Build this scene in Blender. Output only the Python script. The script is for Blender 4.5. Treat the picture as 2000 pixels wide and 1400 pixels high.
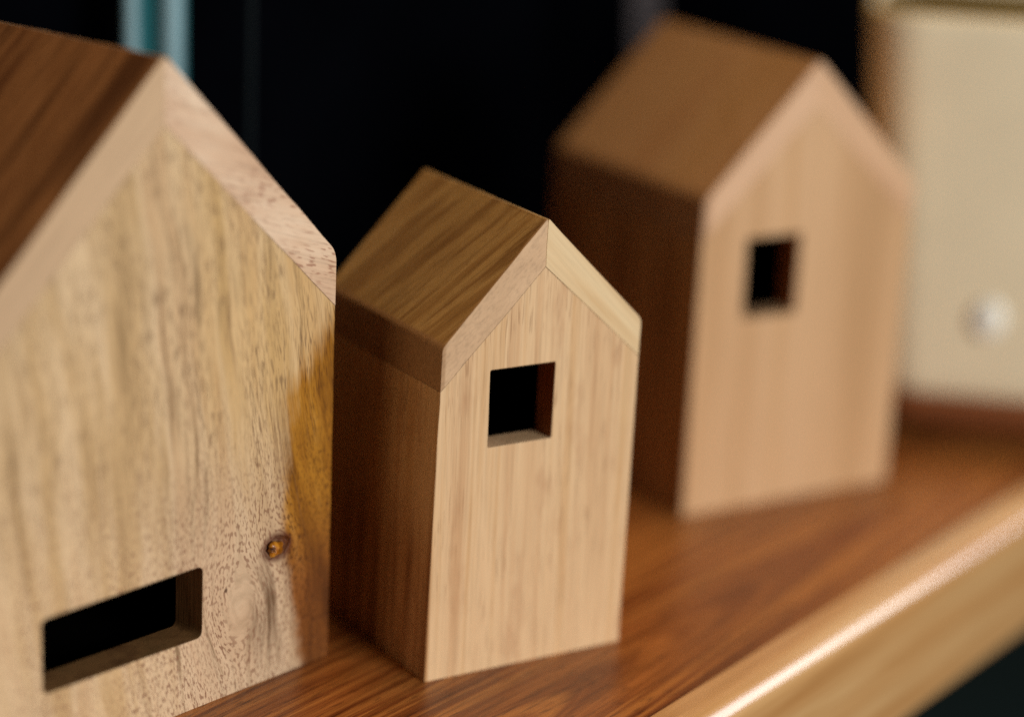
import bpy, bmesh, math, random
from mathutils import Vector, Matrix, noise

for o in list(bpy.data.objects):
    bpy.data.objects.remove(o)
scene = bpy.context.scene
COL = scene.collection
rad = math.radians

# ------------------------------------------------------------------ camera
CAM_H, PITCH, ROLL = 0.25072, rad(16.811), rad(2.636)
cam_data = bpy.data.cameras.new("camera")
cam = bpy.data.objects.new("camera", cam_data)
COL.objects.link(cam)
Rv = Vector((1, 0, 0))
Fv = Vector((0, math.cos(PITCH), -math.sin(PITCH)))
Uv = Vector((0, math.sin(PITCH), math.cos(PITCH)))
R2 = Rv * math.cos(ROLL) + Uv * math.sin(ROLL)
U2 = -Rv * math.sin(ROLL) + Uv * math.cos(ROLL)
cam.matrix_world = Matrix(((R2.x, U2.x, -Fv.x, 0), (R2.y, U2.y, -Fv.y, 0),
                           (R2.z, U2.z, -Fv.z, CAM_H), (0, 0, 0, 1)))
cam_data.sensor_width = 36
cam_data.sensor_fit = 'HORIZONTAL'
cam_data.lens = 81.0
cam_data.clip_start = 0.01
cam_data.clip_end = 50
cam_data.dof.use_dof = True
cam_data.dof.focus_distance = 0.571
cam_data.dof.aperture_fstop = 2.8
cam_data.dof.aperture_blades = 0
scene.camera = cam

# ------------------------------------------------------------------ world, lamps, exposure
world = bpy.data.worlds.new("World")
scene.world = world
world.use_nodes = True
bg = world.node_tree.nodes['Background']
bg.inputs[0].default_value = (1.0, 0.55, 0.28, 1)
bg.inputs[1].default_value = 0.008

def area(name, loc, target, sx, sy, power, col):
    l = bpy.data.lights.new(name, 'AREA')
    l.shape = 'RECTANGLE'
    l.size, l.size_y = sx, sy
    l.energy = power
    l.color = col
    o = bpy.data.objects.new(name, l)
    COL.objects.link(o)
    o.location = loc
    d = Vector(target) - Vector(loc)
    o.rotation_euler = d.to_track_quat('-Z', 'Y').to_euler()
    return o

area("window_light", (1.02, -0.42, 0.42), (0.05, 0.62, 0.06), 0.6, 0.55, 19.5, (1.0, 0.96, 0.90))
area("side_window_light", (1.27, 1.06, 0.62), (0.08, 0.6, 0.0), 0.50, 1.0, 6.0, (0.97, 0.97, 1.0))
area("ceiling_light", (-0.04, 1.0, 1.75), (0, 0.6, 0), 0.5, 0.5, 14.5, (1.0, 0.60, 0.22))

scene.view_settings.view_transform = 'Standard'
scene.view_settings.look = 'None'
scene.view_settings.exposure = 0
scene.view_settings.gamma = 1
scene.cycles.use_denoising = False
scene.cycles.max_bounces = 8

# ------------------------------------------------------------------ node helpers
def lin(c):
    return tuple((x / 255 / 12.92) if x / 255 <= 0.04045 else ((x / 255 + 0.055) / 1.055) ** 2.4 for x in c) + (1.0,)

class NT:
    """short-hand for wiring a procedural material"""
    def __init__(self, name):
        self.m = bpy.data.materials.new(name)
        self.m.use_nodes = True
        self.t = self.m.node_tree
        self.b = self.t.nodes['Principled BSDF']
    def n(self, kind):
        return self.t.nodes.new(kind)
    def put(self, sock, v):
        if isinstance(v, bpy.types.NodeSocket):
            self.t.links.new(v, sock)
        else:
            sock.default_value = v
    def obj(self):
        return self.n('ShaderNodeTexCoord').outputs['Object']
    def math(self, op, a, b=0.0, c=0.0, clamp=False):
        n = self.n('ShaderNodeMath'); n.operation = op; n.use_clamp = clamp
        self.put(n.inputs[0], a); self.put(n.inputs[1], b); self.put(n.inputs[2], c)
        return n.outputs[0]
    def dot(self, v, d):
        n = self.n('ShaderNodeVectorMath'); n.operation = 'DOT_PRODUCT'
        self.put(n.inputs[0], v); n.inputs[1].default_value = d
        return n.outputs['Value']
    def xyz(self, x, y, z):
        n = self.n('ShaderNodeCombineXYZ')
        self.put(n.inputs[0], x); self.put(n.inputs[1], y); self.put(n.inputs[2], z)
        return n.outputs[0]
    def sep(self, v):
        n = self.n('ShaderNodeSeparateXYZ'); self.put(n.inputs[0], v)
        return n.outputs
    def noise(self, v, scale=1.0, detail=2.0, rough=0.5, dist=0.0):
        n = self.n('ShaderNodeTexNoise')
        self.put(n.inputs['Vector'], v); n.inputs['Scale'].default_value = scale
        n.inputs['Detail'].default_value = detail; n.inputs['Roughness'].default_value = rough
        n.inputs['Distortion'].default_value = dist
        return n.outputs['Fac']
    def ramp(self, f, stops, interp='LINEAR'):
        n = self.n('ShaderNodeValToRGB'); self.put(n.inputs[0], f)
        cr = n.color_ramp; cr.interpolation = interp
        while len(cr.elements) < len(stops): cr.elements.new(0.5)
        for e, (p, c) in zip(cr.elements, stops):
            e.position = p; e.color = c
        return n.outputs[0]
    def mix(self, f, a, b, mode='MIX'):
        n = self.n('ShaderNodeMix'); n.data_type = 'RGBA'; n.blend_type = mode
        self.put(n.inputs[0], f); self.put(n.inputs[6], a); self.put(n.inputs[7], b)
        return n.outputs[2]
    def smooth(self, v, lo, hi):
        n = self.n('ShaderNodeMapRange'); n.interpolation_type = 'SMOOTHSTEP'
        self.put(n.inputs[0], v); n.inputs[1].default_value = lo; n.inputs[2].default_value = hi
        return n.outputs[0]
    def bump(self, h, strength, dist=0.0005):
        n = self.n('ShaderNodeBump'); n.inputs['Strength'].default_value = strength
        n.inputs['Distance'].default_value = dist; self.put(n.inputs['Height'], h)
        self.t.links.new(n.outputs[0], self.b.inputs['Normal'])
    def finish(self, color, rough=0.5, spec=0.3):
        self.put(self.b.inputs['Base Color'], color)
        self.put(self.b.inputs['Roughness'], rough)
        self.b.inputs['Specular IOR Level'].default_value = spec
        return self.m

def plain(name, col, rough=0.5, spec=0.3, metal=0.0, mottling=0.12, scale=60):
    k = NT(name)
    f = k.noise(k.obj(), scale, 3, 0.6)
    c0 = tuple(x * (1 - mottling) for x in col[:3]) + (1,)
    c1 = tuple(min(1, x * (1 + mottling)) for x in col[:3]) + (1,)
    k.b.inputs['Metallic'].default_value = metal
    return k.finish(k.ramp(f, [(0.3, c0), (0.7, c1)]), rough, spec)

def wood(name, stops, g=(0, 0, 1), n1=(1, 0, 0), n2=(0, 1, 0), band=90, stretch=0.05, seed=0.0,
         fibre=0.16, pore=None, pore_amt=0.5, pore_len=330, pore_w=1500, warp=0.006, stain=None, pore_lo=0.60,
         stain_amt=0.4, end=None, side_shade=None, rough=0.55, spec=0.25):
    """solid wood: long bands along g, fine fibres, short dark pores, soft stains"""
    k = NT(name)
    P = k.obj()
    a, c1, c2 = k.dot(P, g), k.dot(P, n1), k.dot(P, n2)
    w = k.math('SUBTRACT', k.noise(k.xyz(k.math('MULTIPLY', c1, 18), k.math('MULTIPLY', c2, 18),
               k.math('MULTIPLY_ADD', a, 9, seed)), 1, 2), 0.5)
    c1w = k.math('MULTIPLY_ADD', w, warp, c1)
    v = k.xyz(k.math('MULTIPLY_ADD', c1w, band, seed), k.math('MULTIPLY', c2, band), k.math('MULTIPLY', a, band * stretch))
    base_n = k.noise(v, 1, 5, 0.6)
    base = k.ramp(base_n, stops)
    fv = k.xyz(k.math('MULTIPLY', c1w, 1300), k.math('MULTIPLY', c2, 1300), k.math('MULTIPLY_ADD', a, 40, seed))
    fn = k.noise(fv, 1, 3, 0.65)
    fcol = k.ramp(fn, [(0.25, (1 - fibre * 1.6,) * 3 + (1,)), (0.5, (1, 1, 1, 1)), (0.8, (1 + fibre * .6,) * 3 + (1,))])
    col = k.mix(1.0, base, fcol, 'MULTIPLY')
    if stain is not None:
        sv = k.xyz(k.math('MULTIPLY_ADD', c1, 120, seed + 7), k.math('MULTIPLY', c2, 120), k.math('MULTIPLY', a, 45))
        sf = k.smooth(k.noise(sv, 1, 3, 0.6), 0.52, 0.78)
        col = k.mix(k.math('MULTIPLY', sf, stain_amt), col, stain)
    h = fn
    if pore is not None:
        pv = k.xyz(k.math('MULTIPLY_ADD', c1w, pore_w, seed), k.math('MULTIPLY', c2, pore_w), k.math('MULTIPLY', a, pore_len))
        pf = k.smooth(k.noise(pv, 1, 1, 0.4), pore_lo, pore_lo + 0.09)
        patch = k.smooth(k.noise(k.xyz(c1w, c2, k.math('MULTIPLY', a, 0.3)), 90, 2), 0.35, 0.6)
        pf = k.math('MULTIPLY', pf, patch)
        col = k.mix(k.math('MULTIPLY', pf, pore_amt), col, pore)
        h = k.math('SUBTRACT', fn, k.math('MULTIPLY', pf, 0.6))
    if end is not None:                      # the sanded front end shows plain pale wood
        ec = k.mix(1.0, end, k.ramp(base_n, [(0.3, (0.90, 0.88, 0.86, 1)), (0.6, (1.03, 1.03, 1.03, 1))]), 'MULTIPLY')
        ec = k.mix(1.0, ec, fcol, 'MULTIPLY')
        col = k.mix(k.smooth(k.sep(P)[1], 0.0009, 0.0004), col, ec)
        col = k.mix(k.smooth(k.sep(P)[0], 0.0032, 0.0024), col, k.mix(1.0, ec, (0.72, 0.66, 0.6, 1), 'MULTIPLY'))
    if side_shade is not None:                     # left flank: its shade painted in, darker and redder, broken by grain stripes
        ft = k.mix(k.smooth(k.noise(k.xyz(0.0, k.math('MULTIPLY', c2, 190), k.math('MULTIPLY', a, 7)), 1, 3, 0.55), 0.4, 0.62), side_shade, (0.95, 0.85, 0.72, 1))
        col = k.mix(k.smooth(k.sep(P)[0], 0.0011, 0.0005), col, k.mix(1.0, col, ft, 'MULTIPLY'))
    k.bump(h, 0.25, 0.0003)
    return k.finish(col, rough, spec)

# ------------------------------------------------------------------ object helpers
def link(name, me, mat=None, parent=None, bevel=0.0, seg=2, smooth=False):
    o = bpy.data.objects.new(name, me)
    COL.objects.link(o)
    if mat: me.materials.append(mat)
    if parent is not None: o.parent = parent
    if bevel:
        b = o.modifiers.new("bevel", 'BEVEL')
        b.width = bevel; b.segments = seg; b.limit_method = 'ANGLE'; b.angle_limit = rad(35)
        b.harden_normals = False
    if smooth:
        for p in me.polygons: p.use_smooth = True
    return o

def thing(name, loc, rz, label, cat, group=None):
    o = bpy.data.objects.new(name, None)
    o.empty_display_size = 0.02
    COL.objects.link(o)
    o.location = loc; o.rotation_euler = (0, 0, rz)
    o['label'] = label; o['category'] = cat
    if group: o['group'] = group
    return o

def rounded(pts, radii, seg=6):
    """polygon in 2D with rounded corners"""
    out = []
    n = len(pts)
    for i, p in enumerate(pts):
        r = radii[i]
        p = Vector(p)
        if r <= 0:
            out.append(p); continue
        a = (Vector(pts[i - 1]) - p).normalized(); b = (Vector(pts[(i + 1) % n]) - p).normalized()
        ang = a.angle(b); t = r / math.tan(ang / 2)
        s, e = p + a * t, p + b * t
        for j in range(seg + 1):
            u = j / seg
            out.append(s * (1 - u) ** 2 + p * 2 * u * (1 - u) + e * u ** 2)
    return out

def prism(pts, y0, y1):
    """extrude an (x, z) polygon from y0 to y1"""
    bm = bmesh.new()
    f = [bm.verts.new((p[0], y0, p[1])) for p in pts]
    b = [bm.verts.new((p[0], y1, p[1])) for p in pts]
    n = len(pts)
    bm.faces.new(f); bm.faces.new(b[::-1])
    for i in range(n):
        bm.faces.new((f[i], b[i], b[(i + 1) % n], f[(i + 1) % n]))
    bmesh.ops.recalc_face_normals(bm, faces=bm.faces)
    return bm

def wobble(me, amp=0.00016):
    """hand-cut unevenness: the same smooth field moves every outline it touches"""
    for v in me.vertices:
        p = v.co
        d = noise.noise_vector(Vector((p.x * 90 + 3, p.y * 60, p.z * 90))) + 0.5 * noise.noise_vector(Vector((p.x * 320, p.y * 200 + 5, p.z * 320)))
        v.co = p + Vector((d.x, 0, d.z if p.z > 0.002 else 0)) * amp
    return me

def divide(bm, step=0.004):
    """cut every long outline edge so that it can waver"""
    for e in list(bm.edges):
        n = int(e.calc_length() / step)
        if n > 1:
            bmesh.ops.subdivide_edges(bm, edges=[e], cuts=n - 1, use_grid_fill=False)
    return bm

def mesh(name, bm):
    me = bpy.data.meshes.new(name); bm.to_mesh(me); bm.free()
    return me

def cut(base, cutters):
    """boolean difference, baked into a plain mesh"""
    ob = bpy.data.objects.new("base", base); COL.objects.link(ob)
    tmp = []
    for c in cutters:
        co = bpy.data.objects.new("cutter", c); COL.objects.link(co); tmp.append(co)
        m = ob.modifiers.new("cut", 'BOOLEAN'); m.operation = 'DIFFERENCE'; m.solver = 'EXACT'; m.object = co
    dg = bpy.context.evaluated_depsgraph_get()
    me = bpy.data.meshes.new_from_object(ob.evaluated_get(dg))
    for o in tmp + [ob]: bpy.data.objects.remove(o)
    me.materials.clear()
    return me

# ------------------------------------------------------------------ house materials
M_inside_shade = plain("inside_shade", (0.004, 0.0035, 0.003), 0.8, 0.0)  # near-black colour in place of the shade inside the houses
def albedo(c, s=1.0):
    l = lin(c); return tuple(min(0.9, x * s) for x in l[:3]) + (1,)

def big_house_wood():
    k = NT("pale_figured_wood")
    P = k.obj()
    x, y, z = k.sep(P)
    # grain runs up the face and bends round the two knots
    def bend(x, z, kx, kz, r):
        dx, dz = k.math('SUBTRACT', x, kx), k.math('SUBTRACT', z, kz)
        d2 = k.math('ADD', k.math('MULTIPLY', dx, dx), k.math('MULTIPLY', k.math('MULTIPLY', dz, dz), 0.45))
        q = k.math('DIVIDE', r * r, k.math('ADD', d2, (1.0 * r) ** 2))
        return k.math('MULTIPLY', dx, q), d2
    b1, d1 = bend(x, z, 0.0800, 0.0225, 0.0085)
    b2, d2 = bend(x, z, 0.0920, 0.0355, 0.0050)
    lw = k.math('SUBTRACT', k.noise(k.xyz(k.math('MULTIPLY', x, 1.2), y, k.math('MULTIPLY', z, 0.5)), 38, 2, 0.5), 0.5)
    psi = k.math('SUBTRACT', k.math('SUBTRACT', x, b1), b2)
    psi = k.math('MULTIPLY_ADD', lw, 0.007, psi)
    psi = k.math('MULTIPLY_ADD', z, 0.12, psi)
    # wide colour streaks
    def sv(fx, fz, s): return k.xyz(k.math('MULTIPLY_ADD', psi, fx, s), k.math('MULTIPLY', y, fx), k.math('MULTIPLY', z, fz))
    base = k.ramp(k.noise(sv(75, 6, 3.1), 1, 4, 0.6),
                  [(0.28, albedo((166, 136, 94))), (0.40, albedo((200, 168, 122))), (0.50, albedo((218, 190, 150))),
                   (0.58, albedo((204, 170, 128))), (0.66, albedo((214, 184, 142))), (0.76, albedo((180, 148, 104)))])
    # golden zone to the upper right, pinkish grey below the middle
    gold = k.math('MULTIPLY', k.smooth(k.noise(sv(42, 5, 8.0), 1, 2), 0.45, 0.66), k.smooth(x, 0.045, 0.075))
    gold = k.math('MULTIPLY', gold, k.smooth(z, 0.045, 0.09))
    base = k.mix(k.math('MULTIPLY', gold, 0.5), base, albedo((212, 172, 106)))
    grey = k.math('MULTIPLY', k.smooth(z, 0.075, 0.03), k.smooth(x, 0.035, 0.070))
    base = k.mix(k.math('MULTIPLY', grey, 0.55), base, albedo((198, 172, 146)))
    # olive brown mineral streaks
    st = k.smooth(k.noise(sv(330, 22, 1.3), 1, 5, 0.66), 0.52, 0.70)
    stp = k.smooth(k.noise(sv(45, 16, 5.2), 1, 3), 0.40, 0.60)
    base = k.mix(k.math('MULTIPLY', k.math('MULTIPLY', st, stp), 0.90), base, albedo((112, 86, 56)))
    # dark smoky halo below the knot and swirl rings
    rr = k.math('SQRT', d1)
    ring = k.noise(k.xyz(k.math('MULTIPLY_ADD', k.noise(P, 190, 3), 2.6, k.math('MULTIPLY', rr, 420)), 0.0, 0.0), 1, 2, 0.6)
    near = k.smooth(rr, 0.0125, 0.004)
    base = k.mix(k.math('MULTIPLY', near, 0.30), base,
                 k.ramp(ring, [(0.35, albedo((138, 112, 84))), (0.5, albedo((190, 160, 128))), (0.65, albedo((206, 178, 146)))]))
    hx = k.math('SUBTRACT', x, 0.0895); hz = k.math('SUBTRACT', z, 0.021)
    hd = k.math('SQRT', k.math('ADD', k.math('MULTIPLY', hx, hx), k.math('MULTIPLY', k.math('MULTIPLY', hz, hz), 0.16)))
    halo = k.math('MULTIPLY', k.smooth(hd, 0.0095, 0.001), k.smooth(k.noise(sv(420, 30, 2.0), 1, 4, 0.65), 0.38, 0.66))
    base = k.mix(k.math('MULTIPLY', halo, 1.0, clamp=True), base, albedo((98, 72, 48)))
    # amber heartwood band down the right edge
    edge = k.math('MULTIPLY_ADD', k.math('MAXIMUM', k.math('SUBTRACT', z, 0.074), 0.0), 0.75, 0.0937)
    edge = k.math('ADD', edge, k.math('MULTIPLY', k.math('MAXIMUM', k.math('SUBTRACT', 0.030, z), 0.0), 0.22))
    wob = k.math('SUBTRACT', k.noise(k.xyz(k.math('MULTIPLY', x, 60), 0.0, k.math('MULTIPLY', z, 45)), 1, 4, 0.65), 0.5)
    am = k.math('SUBTRACT', k.math('MULTIPLY_ADD', wob, 0.010, x), edge)
    amn = k.math('SUBTRACT', k.noise(sv(420, 13, 7.7), 1, 4, 0.6), 0.5)
    am = k.math('ADD', am, k.math('MULTIPLY', k.math('MULTIPLY', amn, 0.022), k.smooth(z, 0.045, 0.085)))
    am = k.math('DIVIDE', am, k.math('MULTIPLY_ADD', k.smooth(z, 0.055, 0.080), 1.6, 1.0))
    amf = k.smooth(am, -0.0014, 0.0030)
    an = k.noise(sv(150, 22, 4.0), 1, 5, 0.65)
    amber = k.ramp(an, [(0.30, albedo((104, 64, 20))), (0.45, albedo((152, 100, 28))), (0.58, albedo((174, 120, 38))), (0.72, albedo((198, 148, 72)))])
    amber = k.mix(k.smooth(z, 0.055, 0.02), amber, k.ramp(an, [(0.3, albedo((80, 44, 18))), (0.55, albedo((128, 76, 32))), (0.72, albedo((152, 96, 46)))]))
    base = k.mix(amf, base, amber)
    # long thin dark fibres, mostly in the upper part
    lf = k.smooth(k.noise(sv(900, 26, 2.7), 1, 2, 0.55), 0.56, 0.68)
    lp = k.math('MULTIPLY', k.smooth(k.noise(sv(60, 20, 4.4), 1, 3), 0.38, 0.6), k.smooth(z, 0.02, 0.07))
    base = k.mix(k.math('MULTIPLY', k.math('MULTIPLY', lf, lp), 0.62), base, albedo((136, 104, 74)))
    base = k.mix(1.0, base, k.ramp(k.noise(k.xyz(k.math('MULTIPLY', x, 22), y, k.math('MULTIPLY', z, 14)), 1, 2), [(0.35, (0.91, 0.90, 0.88, 1)), (0.65, (1.03, 1.02, 1.0, 1))]), 'MULTIPLY')
    # fibres
    fn = k.noise(sv(1200, 45, 0.0), 1, 3, 0.65)
    base = k.mix(1.0, base, k.ramp(fn, [(0.25, (0.80, 0.79, 0.77, 1)), (0.5, (1, 1, 1, 1)), (0.8, (1.07, 1.07, 1.07, 1))]), 'MULTIPLY')
    # short open pores: two sizes, streaks above, dots near the knots
    low = k.smooth(z, 0.085, 0.035)
    pv1 = k.noise(sv(3000, 210, 9.0), 1, 1.0, 0.5)
    pv2 = k.noise(sv(2000, 620, 5.5), 1, 1.0, 0.5)
    pf1 = k.smooth(pv1, 0.51, 0.62)
    pf2 = k.smooth(pv2, 0.51, 0.62)
    pp = k.smooth(k.noise(sv(110, 26, 6.0), 1, 4, 0.6), 0.32, 0.60)
    pf = k.mix(low, k.math('MULTIPLY', pf1, pp), k.math('MULTIPLY', pf2, k.math('MULTIPLY_ADD', pp, 0.6, 0.4)))
    pf = k.math('MULTIPLY', pf, k.smooth(rr, 0.0025, 0.0075))
    pore_c = k.mix(amf, k.mix(low, albedo((122, 94, 66)), albedo((126, 86, 64))), albedo((74, 40, 16)))
    base = k.mix(k.math('MULTIPLY', pf, 0.80), base, pore_c)
    # pin knot
    px, pz = k.math('SUBTRACT', x, 0.0749), k.math('SUBTRACT', z, 0.02855)
    pd = k.math('SQRT', k.math('ADD', k.math('MULTIPLY', px, px), k.math('MULTIPLY', pz, pz)))
    base = k.mix(k.math('MULTIPLY', k.smooth(pd, 0.0008, 0.0003), 0.8), base, albedo((70, 42, 26)))
    # stained rim round the loose knot
    kx, kz = k.math('SUBTRACT', x, 0.0920), k.math('SUBTRACT', z, 0.0355)
    kd = k.math('SQRT', k.math('ADD', k.math('MULTIPLY', kx, kx), k.math('MULTIPLY', k.math('MULTIPLY', kz, kz), 1.9)))
    base = k.mix(k.math('MULTIPLY', k.smooth(kd, 0.0066, 0.0042), 0.75), base, albedo((84, 38, 24)))
    base = k.mix(1.0, base, (1.08, 1.10, 1.15, 1), 'MULTIPLY')
    k.bump(k.math('SUBTRACT', fn, k.math('MULTIPLY', pf, 0.9)), 0.3, 0.0003)
    return k.finish(base, 0.5, 0.25)

S2 = math.sqrt(0.5)
LEFT = dict(g=(S2, 0, S2), n1=(0, 1, 0), n2=(-S2, 0, S2))
RIGHT = dict(g=(S2, 0, -S2), n1=(0, 1, 0), n2=(S2, 0, S2))

M_cut_shade = wood("shaded_cut_wood", [(0.3, albedo((92, 62, 36))), (0.5, albedo((132, 96, 58))), (0.7, albedo((112, 84, 50)))],
             band=120, stretch=0.3, seed=2.2)  # slot faces of the big house, shade put into the wood colour
M_cut_shade_red = wood("shaded_red_cut_wood", [(0.3, albedo((140, 84, 46))), (0.5, albedo((176, 112, 64))), (0.7, albedo((160, 100, 56)))],
             band=120, stretch=0.3, seed=2.9)  # window reveals of the other houses, shade put into the wood colour
M_bigbody = big_house_wood()
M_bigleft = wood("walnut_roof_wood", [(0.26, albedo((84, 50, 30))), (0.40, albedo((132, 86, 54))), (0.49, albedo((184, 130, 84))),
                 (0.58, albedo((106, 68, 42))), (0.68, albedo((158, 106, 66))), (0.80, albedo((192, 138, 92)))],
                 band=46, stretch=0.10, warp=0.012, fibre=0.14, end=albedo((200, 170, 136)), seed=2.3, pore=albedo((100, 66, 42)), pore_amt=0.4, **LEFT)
M_bigright = wood("pink_pored_wood", [(0.3, albedo((196, 160, 130))), (0.5, albedo((216, 184, 154))), (0.65, albedo((230, 204, 176)))],
                  g=(0.94, 0, -0.34), n1=(0.34, 0, 0.94), n2=(0, 1, 0), band=80, stretch=0.25, seed=5.1,
                  pore=albedo((152, 104, 82)), pore_amt=0.75, pore_len=260, pore_w=2000, pore_lo=0.56)
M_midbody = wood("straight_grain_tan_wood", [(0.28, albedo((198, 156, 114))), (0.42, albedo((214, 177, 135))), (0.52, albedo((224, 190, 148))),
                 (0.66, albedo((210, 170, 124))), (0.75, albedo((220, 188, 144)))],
                 band=250, stretch=0.02, seed=8.4, fibre=0.12, side_shade=(0.58, 0.45, 0.34, 1), warp=0.002, stain=albedo((166, 114, 76)), stain_amt=0.42,
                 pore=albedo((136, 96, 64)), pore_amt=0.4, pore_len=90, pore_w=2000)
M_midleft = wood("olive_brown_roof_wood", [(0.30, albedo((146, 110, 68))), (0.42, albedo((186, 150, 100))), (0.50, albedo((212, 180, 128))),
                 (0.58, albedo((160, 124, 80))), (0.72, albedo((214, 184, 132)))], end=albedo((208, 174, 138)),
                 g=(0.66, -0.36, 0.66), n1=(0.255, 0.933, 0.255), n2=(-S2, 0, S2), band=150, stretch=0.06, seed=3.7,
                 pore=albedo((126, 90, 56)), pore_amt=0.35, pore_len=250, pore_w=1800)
M_midright = wood("yellow_sap_wood", [(0.30, albedo((204, 166, 116))), (0.45, albedo((222, 192, 148))), (0.58, albedo((228, 202, 160))),
                  (0.70, albedo((210, 180, 124)))], band=140, stretch=0.06, seed=1.9, fibre=0.08, **RIGHT)
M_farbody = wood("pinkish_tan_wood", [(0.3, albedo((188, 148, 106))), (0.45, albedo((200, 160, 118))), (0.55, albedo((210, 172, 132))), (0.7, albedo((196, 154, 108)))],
                 band=60, stretch=0.04, seed=6.6, fibre=0.1, side_shade=(0.60, 0.46, 0.34, 1))
M_farleft = wood("amber_roof_wood", [(0.3, albedo((200, 154, 116))), (0.5, albedo((218, 178, 140))), (0.7, albedo((208, 166, 122)))],
                 band=90, stretch=0.08, seed=4.2, fibre=0.1, end=albedo((216, 178, 144)), **LEFT)
M_farright = wood("pale_roof_wood", [(0.3, albedo((196, 152, 116))), (0.5, albedo((212, 172, 136))), (0.7, albedo((218, 180, 142)))],
                  band=90, stretch=0.08, seed=7.2, fibre=0.1, **RIGHT)

# ------------------------------------------------------------------ houses
def house(label, loc, yaw, W, He, Ha, D, T, tv, wall, win, win_r, mats, eave_r, knot=None, shaded_sill=False):
    """solid little gable house: hollow body with one window hole, two mitred roof boards"""
    t = thing("wooden_house", (loc[0], loc[1], 0.0), yaw, label, "toy house", "small wooden houses on the shelf")
    el, er = (T[0], He + T[2]), (W + T[1], He + T[3])
    ap = (W / 2 + T[4], Ha)
    def on_l(zz): return (el[0] * zz / el[1], zz)
    def on_r(zz): return (W + (er[0] - W) * zz / er[1], zz)
    elu, eru = on_l(el[1] - tv[0]), on_r(er[1] - tv[1])
    apu = (ap[0], ap[1] - tv[2])
    g = 0.00003
    body = [(0, 0), (W, 0), (eru[0], eru[1] - g), (apu[0], apu[1] - g), (elu[0], elu[1] - g)]
    bme = mesh("body", divide(prism(body, 0, D)))
    wl = wall
    cav = [(wl, wl), (W - wl, wl), (W - wl, eru[1] - wl), (apu[0], apu[1] - wl * 1.3), (wl, elu[1] - wl)]
    cuts = [mesh("cavity", prism(cav, wl, D - wl))]
    x0, x1, z0, z1 = win
    wp = rounded([(x0, z0), (x1, z0), (x1 + 0.0001, z1), (x0 - 0.0001, z1)], [win_r] * 4, 5)
    cuts.append(mesh("hole", divide(prism(wp, -0.01, wl + 0.004), 0.003)))
    if knot:
        bm = bmesh.new()
        bmesh.ops.create_icosphere(bm, subdivisions=3, radius=1.0)
        for v in bm.verts:
            a = math.atan2(v.co.z, v.co.x)
            s = 1 + 0.08 * math.sin(2 * a + 0.7) + 0.05 * math.sin(5 * a)
            v.co = Vector((knot[0] + v.co.x * 0.0043 * s, v.co.y * 0.0022, knot[1] + v.co.z * 0.0030 * s))
        cuts.append(mesh("pit", bm))
    bme = wobble(cut(bme, cuts))
    bo = link("body", bme, mats[0], t, 0.0002, 2)
    bme.materials.append(M_inside_shade); bme.materials.append(M_cut_shade if shaded_sill else M_cut_shade_red)
    for p in bme.polygons:                       # hollow inside set near-black, standing in for its shade
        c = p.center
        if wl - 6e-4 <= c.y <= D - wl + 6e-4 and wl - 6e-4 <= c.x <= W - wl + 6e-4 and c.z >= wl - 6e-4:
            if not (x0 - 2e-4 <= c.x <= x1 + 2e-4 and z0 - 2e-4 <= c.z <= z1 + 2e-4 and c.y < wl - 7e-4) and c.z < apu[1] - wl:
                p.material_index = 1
        if p.material_index == 0 and 5e-4 < c.y < wl - 5e-4 and x0 - 2e-4 <= c.x <= x1 + 2e-4 and z0 - 2e-4 <= c.z <= z1 + 2e-4:
            if shaded_sill or p.normal.z < 0.5:    # faces of the cut hole, shade painted in as darker wood
                p.material_index = 2
    # roof boards, mitred at the ridge
    pr = 0.00005
    left = [elu, apu, (ap[0] - g, ap[1]), el]
    right = [(apu[0] + g, apu[1]), eru, er, (ap[0] + g, ap[1])]
    lb = rounded(left, [0, 0, 0.0004, eave_r[0]])
    rb = rounded(right, [0, 0, eave_r[1], 0.0004])
    link("roof_board", wobble(mesh("roof_board", divide(prism(lb, -pr, D + pr)))), mats[1], t, 0.00018, 2)
    o = link("roof_board", wobble(mesh("roof_board", divide(prism(rb, -pr, D + pr)))), mats[2], t, 0.00018, 2)
    o['label'] = mats[3]
    return t

HA = house("largest wooden house with a wide low slot and an amber knot in front",
      (-0.1162, 0.4693), 0.86965, 0.11088, 0.10808, 0.16307, 0.110,
      (-0.00057, -0.00002, 0.00059, 0.00086, -0.00029), (0.0140, 0.0140, 0.0158), 0.0100,
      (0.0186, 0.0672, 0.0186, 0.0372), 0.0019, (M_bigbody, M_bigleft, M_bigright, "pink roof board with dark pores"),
      (0.002, 0.0065), knot=(0.0920, 0.0355), shaded_sill=True)
HB = house("smallest wooden house standing between the two larger ones, square window",
      (-0.01865, 0.54016), 0.56034, 0.060, 0.0894, 0.11923, 0.0625,
      (0.00183, 0.00073, -0.00055, 0.00062, 0.0008), (0.0112, 0.0098, 0.0124), 0.0080,
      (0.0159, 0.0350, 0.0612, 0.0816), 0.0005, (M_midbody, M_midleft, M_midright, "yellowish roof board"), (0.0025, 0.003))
HC = house("blurred pinkish wooden house farthest along the shelf with a tall window",
      (0.05455, 0.66926), 0.5542, 0.08129, 0.09956, 0.14014, 0.08332,
      (0.00075, 0.00044, 0.00012, 0.00029, -0.00043), (0.0125, 0.0125, 0.0145), 0.0085,
      (0.0177, 0.0381, 0.0615, 0.0869), 0.0008, (M_farbody, M_farleft, M_farright, "paler roof board"), (0.002, 0.003))

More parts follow.
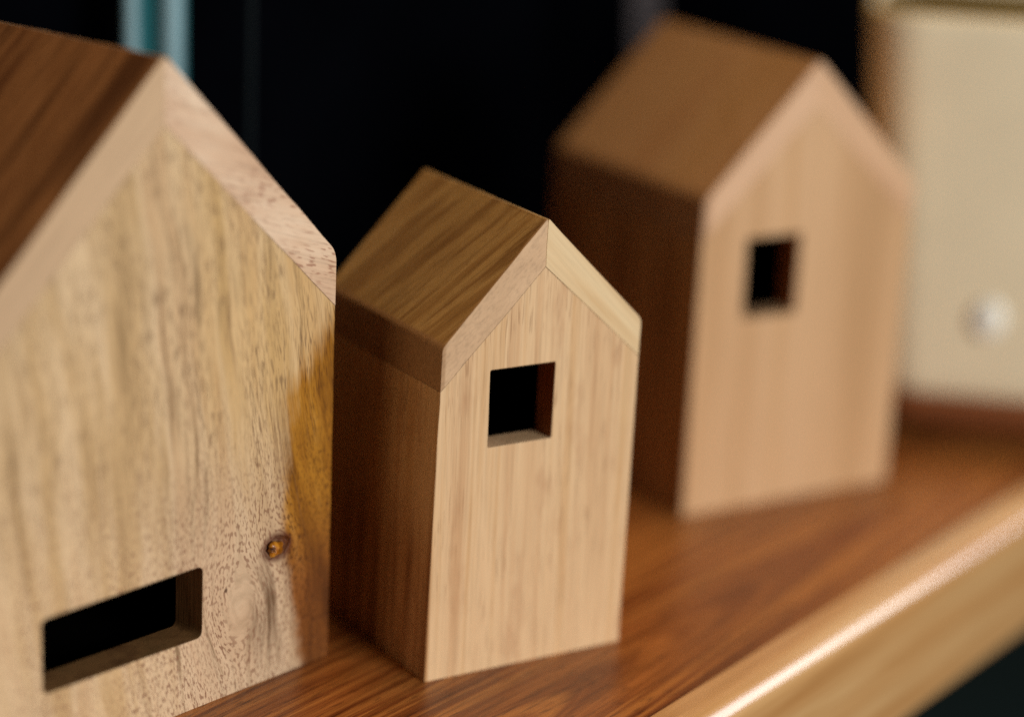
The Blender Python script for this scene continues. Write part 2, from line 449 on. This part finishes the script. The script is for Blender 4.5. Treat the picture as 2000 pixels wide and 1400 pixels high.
# the loose amber knot sitting in its pit
bm = bmesh.new()
bmesh.ops.create_icosphere(bm, subdivisions=3, radius=1.0)
random.seed(4)
for v in bm.verts:
    n = v.co.copy()
    s = 1 + 0.16 * math.sin(4.1 * n.x + 1.0) * math.cos(3.3 * n.z) + 0.08 * math.sin(9 * n.z + 5 * n.x)
    v.co = Vector((0.0926 + n.x * 0.0026 * s, 0.0010 + n.y * 0.0012 * s, 0.0346 + n.z * 0.0021 * s))
kk = NT("amber_resin_knot")
kc = kk.ramp(kk.noise(kk.obj(), 420, 3, 0.6), [(0.35, albedo((60, 28, 10))), (0.5, albedo((176, 108, 24))), (0.68, albedo((214, 150, 50)))])
M_knot = kk.finish(kc, 0.25, 0.5)
link("knot", mesh("knot", bm), M_knot, HA, smooth=True)

# ------------------------------------------------------------------ shelf
SH_ANG = rad(54.972)
shelf = thing("wooden_shelf", (0.1613, 0.7, 0.0), SH_ANG,
              "reddish brown wooden shelf with a pale rounded front edge carrying the houses", "shelf")
def shelf_wood():
    k = NT("reddish_brown_board")
    P = k.obj(); x, y, z = k.sep(P)
    w = k.math('SUBTRACT', k.noise(k.xyz(k.math('MULTIPLY', x, 4), k.math('MULTIPLY', y, 16), z), 1, 2, 0.5), 0.5)
    # flat-sawn figure: long ellipses whose tips point along the shelf
    u = k.math('DIVIDE', k.math('ADD', x, 0.45), 0.43)
    v = k.math('DIVIDE', k.math('SUBTRACT', y, 0.024), 0.0235)
    r = k.math('SQRT', k.math('ADD', k.math('MULTIPLY', u, u), k.math('MULTIPLY', v, v)))
    r = k.math('MULTIPLY_ADD', w, 0.38, r)
    f = k.noise(k.xyz(k.math('MULTIPLY', r, 4.2), k.math('MULTIPLY', x, 2.0), 0.0), 1, 4, 0.62)
    c = k.ramp(f, [(0.28, albedo((88, 42, 18))), (0.42, albedo((142, 82, 38))), (0.50, albedo((176, 114, 56))), (0.58, albedo((122, 66, 30))), (0.68, albedo((168, 104, 50))), (0.78, albedo((190, 128, 68)))])
    fine = k.noise(k.xyz(k.math('MULTIPLY', x, 22), k.math('MULTIPLY', k.math('MULTIPLY_ADD', w, 0.010, y), 520), z), 1, 4, 0.65)
    c = k.mix(1.0, c, k.ramp(fine, [(0.30, (0.50, 0.42, 0.36, 1)), (0.50, (1, 1, 1, 1)), (0.75, (1.14, 1.12, 1.08, 1))]), 'MULTIPLY')
    pf = k.smooth(k.noise(k.xyz(k.math('MULTIPLY', x, 130), k.math('MULTIPLY', y, 1300), z), 1, 1, 0.4), 0.6, 0.7)
    c = k.mix(k.math('MULTIPLY', pf, 0.5), c, albedo((58, 26, 14)))
    k.bump(fine, 0.15, 0.0002)
    return k.finish(c, k.math('MULTIPLY_ADD', fine, 0.18, 0.27), 0.4)
bm = prism([(-0.75, -0.022), (1.3, -0.022), (1.3, 0.0), (-0.75, 0.0)], 0.0003, 0.236)
link("board", mesh("board", bm), shelf_wood(), shelf, 0.0004, 2)

def nosing_wood():
    k = NT("pale_edge_strip_wood")
    P = k.obj(); x, y, z = k.sep(P)
    w = k.math('SUBTRACT', k.noise(k.xyz(k.math('MULTIPLY', x, 8), k.math('MULTIPLY', y, 30), k.math('MULTIPLY', z, 30)), 1, 2), 0.5)
    f = k.noise(k.xyz(k.math('MULTIPLY', x, 5), k.math('MULTIPLY_ADD', w, 0.8, k.math('MULTIPLY', y, 110)), k.math('MULTIPLY', z, 110)), 1, 4, 0.55)
    c = k.ramp(f, [(0.3, albedo((192, 138, 80))), (0.45, albedo((212, 162, 104))), (0.58, albedo((222, 178, 122))), (0.72, albedo((198, 146, 84)))])
    fine = k.noise(k.xyz(k.math('MULTIPLY', x, 25), k.math('MULTIPLY', y, 900), k.math('MULTIPLY', z, 900)), 1, 3, 0.6)
    c = k.mix(1.0, c, k.ramp(fine, [(0.3, (0.86, 0.83, 0.78, 1)), (0.6, (1, 1, 1, 1))]), 'MULTIPLY')
    k.bump(fine, 0.04, 0.0002)
    k.put(k.b.inputs['Coat Roughness'], k.math('MULTIPLY_ADD', k.noise(k.xyz(k.math('MULTIPLY', x, 16), k.math('MULTIPLY', y, 120), k.math('MULTIPLY', z, 120)), 1, 4, 0.65), 0.24, 0.06))
    k.b.inputs['Coat Weight'].default_value = 1.0
    k.b.inputs['Coat IOR'].default_value = 1.9
    return k.finish(c, 0.3, 0.8)
# cross-section in (y, z): flat top, rounded outer corner, flat face
prof = rounded([(0.0, 0.0006), (0.0, -0.0421), (-0.0125, -0.0421), (-0.0125, 0.0006)], [0, 0, 0.002, 0.0075], 12)
bm = bmesh.new()
va = [bm.verts.new((-0.75, p[0], p[1])) for p in prof]; vb = [bm.verts.new((1.3, p[0], p[1])) for p in prof]
caps = [bm.faces.new(va), bm.faces.new(vb[::-1])]
for i in range(len(prof)):
    f = bm.faces.new((va[i], vb[i], vb[(i + 1) % len(prof)], va[(i + 1) % len(prof)]))
    f.smooth = 2 < i < len(prof) - 1
for f in caps:
    for e in f.edges: e.smooth = False
bmesh.ops.recalc_face_normals(bm, faces=bm.faces)
link("edge_strip", mesh("edge_strip", bm), nosing_wood(), shelf)

# ------------------------------------------------------------------ black panel behind the shelf
def to_world(u, o, z=0.0):
    return Vector((0.1613 + u * math.cos(SH_ANG) - o * math.sin(SH_ANG), 0.7 + u * math.sin(SH_ANG) + o * math.cos(SH_ANG), z))
M_black = plain("black_panel", (0.0010, 0.0012, 0.0020), 0.7, 0.0, mottling=0.6, scale=9)
bm = prism([(-0.75, -0.30), (1.3, -0.30), (1.3, 0.9), (-0.75, 0.9)], 0.2375, 0.25)
wall = link("wall", mesh("wall", bm), M_black)
wall.location = (0.1613, 0.7, 0); wall.rotation_euler = (0, 0, SH_ANG)
wall['kind'] = 'structure'; wall['label'] = "black panel standing behind the shelf"

# dark floor far below
bm = bmesh.new()
bmesh.ops.create_grid(bm, x_segments=2, y_segments=2, size=6)
fl = link("floor", mesh("floor", bm), plain("dark_slate_floor", (0.017, 0.038, 0.050), 0.6, 0.2, scale=4))
fl.location = (0, 2, -0.75)
fl['kind'] = 'structure'; fl['label'] = "dark slate blue floor below the shelf"

# ------------------------------------------------------------------ glass display upright behind the big house
def rod(cx, cy, rx, ry, h, seg=20, z0=0.0):
    bm = bmesh.new()
    lo = [bm.verts.new((cx + rx * math.cos(2 * math.pi * i / seg), cy + ry * math.sin(2 * math.pi * i / seg), z0)) for i in range(seg)]
    hi = [bm.verts.new((v.co.x, v.co.y, z0 + h)) for v in lo]
    caps = [bm.faces.new(lo[::-1]), bm.faces.new(hi)]
    for i in range(seg):
        f = bm.faces.new((lo[i], lo[(i + 1) % seg], hi[(i + 1) % seg], hi[i])); f.smooth = True
    for f in caps:
        for e in f.edges: e.smooth = False
    return bm
M_rib = plain("pale_blue_metal", (0.22, 0.38, 0.44), 0.4, 0.4, scale=30)
M_teal = plain("teal_web", (0.003, 0.12, 0.145), 0.4, 0.4, scale=30)
M_dark = plain("dark_rod", (0.004, 0.008, 0.010), 0.6, 0.1, scale=30)
post = thing("display_upright", (-0.1095, 0.678, 0.0), rad(8),
             "pale teal upright with two ribs standing on the shelf behind the largest house", "post")
for px, wx in ((-0.0074, 0.0026), (0.0044, 0.0034)):
    link("rib", mesh("rib", rod(px, 0, wx, 0.003, 0.40)), M_rib, post)
link("web", mesh("web", prism([(-0.006, 0.0), (0.0088, 0.0), (0.0088, 0.398), (-0.006, 0.398)], 0.001, 0.004)), M_teal, post, 0.0004)
r2 = link("thin_rod", mesh("thin_rod", rod(0, 0, 0.0011, 0.0011, 0.40)), M_dark)
r2.location = (-0.0815, 0.678, 0)
r2['label'] = "thin dark rod standing to the right of the pale teal upright"; r2['category'] = "rod"

# grey strip leaning behind the far house
M_grey = plain("grey_ribbon", (0.075, 0.068, 0.075), 0.6, 0.2, scale=40)
st = link("grey_strip", mesh("grey_strip", prism([(-0.0055, 0.0), (0.0045, 0.0), (-0.004, 0.2), (-0.016, 0.2)], -0.001, 0.001)), M_grey, None, 0.0004)
st.location = (0.0505, 0.852, 0.0)
st['label'] = "blurred grey strip leaning behind the roof of the farthest house"; st['category'] = "strip"

# ------------------------------------------------------------------ cream pot at the end of the shelf
pot = thing("square_pot", (0.1850, 0.8000, 0.0), rad(-9), "blurred cream square pot with rounded corners at the far end of the shelf", "pot")
def outline(h, n=12):
    """square outline of half size h with corners of radius 0.30 h"""
    pts = []
    q = h * 0.30
    for k, (sx, sy) in enumerate(((1, 1), (-1, 1), (-1, -1), (1, -1))):
        for i in range(n + 1):
            a = math.pi / 2 * (k + i / n)
            pts.append((sx * (h - q) + q * math.cos(a), sy * (h - q) + q * math.sin(a)))
    return pts
def loft(prof):
    bm = bmesh.new()
    rings = []
    for r, z in prof:
        if r < 1e-6:
            rings.append([bm.verts.new((0, 0, z))])
        else:
            rings.append([bm.verts.new((p[0], p[1], z)) for p in outline(r)])
    seg = len(outline(1.0))
    for a, b in zip(rings, rings[1:]):
        for i in range(seg):
            j = (i + 1) % seg
            if len(a) == 1: f = bm.faces.new((a[0], b[i], b[j]))
            elif len(b) == 1: f = bm.faces.new((a[i], b[0], a[j]))
            else: f = bm.faces.new((a[i], b[i], b[j], a[j]))
            f.smooth = True
    bmesh.ops.recalc_face_normals(bm, faces=bm.faces)
    return bm
M_cream = plain("cream_glaze", albedo((240, 226, 194)), 0.4, 0.35, mottling=0.05, scale=25)
link("vessel", mesh("vessel", loft([(0, 0.0172), (0.052, 0.0172), (0.0535, 0.019), (0.0545, 0.025), (0.0655, 0.140), (0.066, 0.146),
     (0.0650, 0.148), (0.0640, 0.148), (0.0632, 0.145), (0.0515, 0.030), (0.046, 0.026), (0, 0.026)])), M_cream, pot)
M_inner_shade = plain("olive_inner_shade", albedo((112, 100, 58)), 0.8, 0.1, mottling=0.3, scale=120)
link("inner_shade", mesh("inner_shade", loft([(0, 0.120), (0.0602, 0.120), (0.0625, 0.1405), (0.06, 0.142), (0, 0.1435)])), M_inner_shade, pot)  # added cap, its dark olive stands in for shade inside the pot
M_base = wood("brown_base_wood", [(0.3, albedo((104, 56, 28))), (0.5, albedo((138, 80, 42))), (0.7, albedo((120, 68, 34)))],
              g=(1, 0, 0), n1=(0, 0, 1), n2=(0, 1, 0), band=60)
link("base", mesh("base", loft([(0, 0.0), (0.038, 0.0), (0.038, 0.0078), (0.0535, 0.0078), (0.0545, 0.0088), (0.0545, 0.016), (0.0535, 0.017), (0, 0.017)])), M_base, pot)
bm = bmesh.new()
bmesh.ops.create_uvsphere(bm, u_segments=20, v_segments=12, radius=0.0050)
for f in bm.faces: f.smooth = True
kn = link("stud", mesh("stud", bm), plain("white_stud", (0.92, 0.89, 0.80), 0.35, 0.5), pot)
kn.location = (-0.0170, -0.0576, 0.047)
kn.scale = (1.15, 0.40, 1.35)
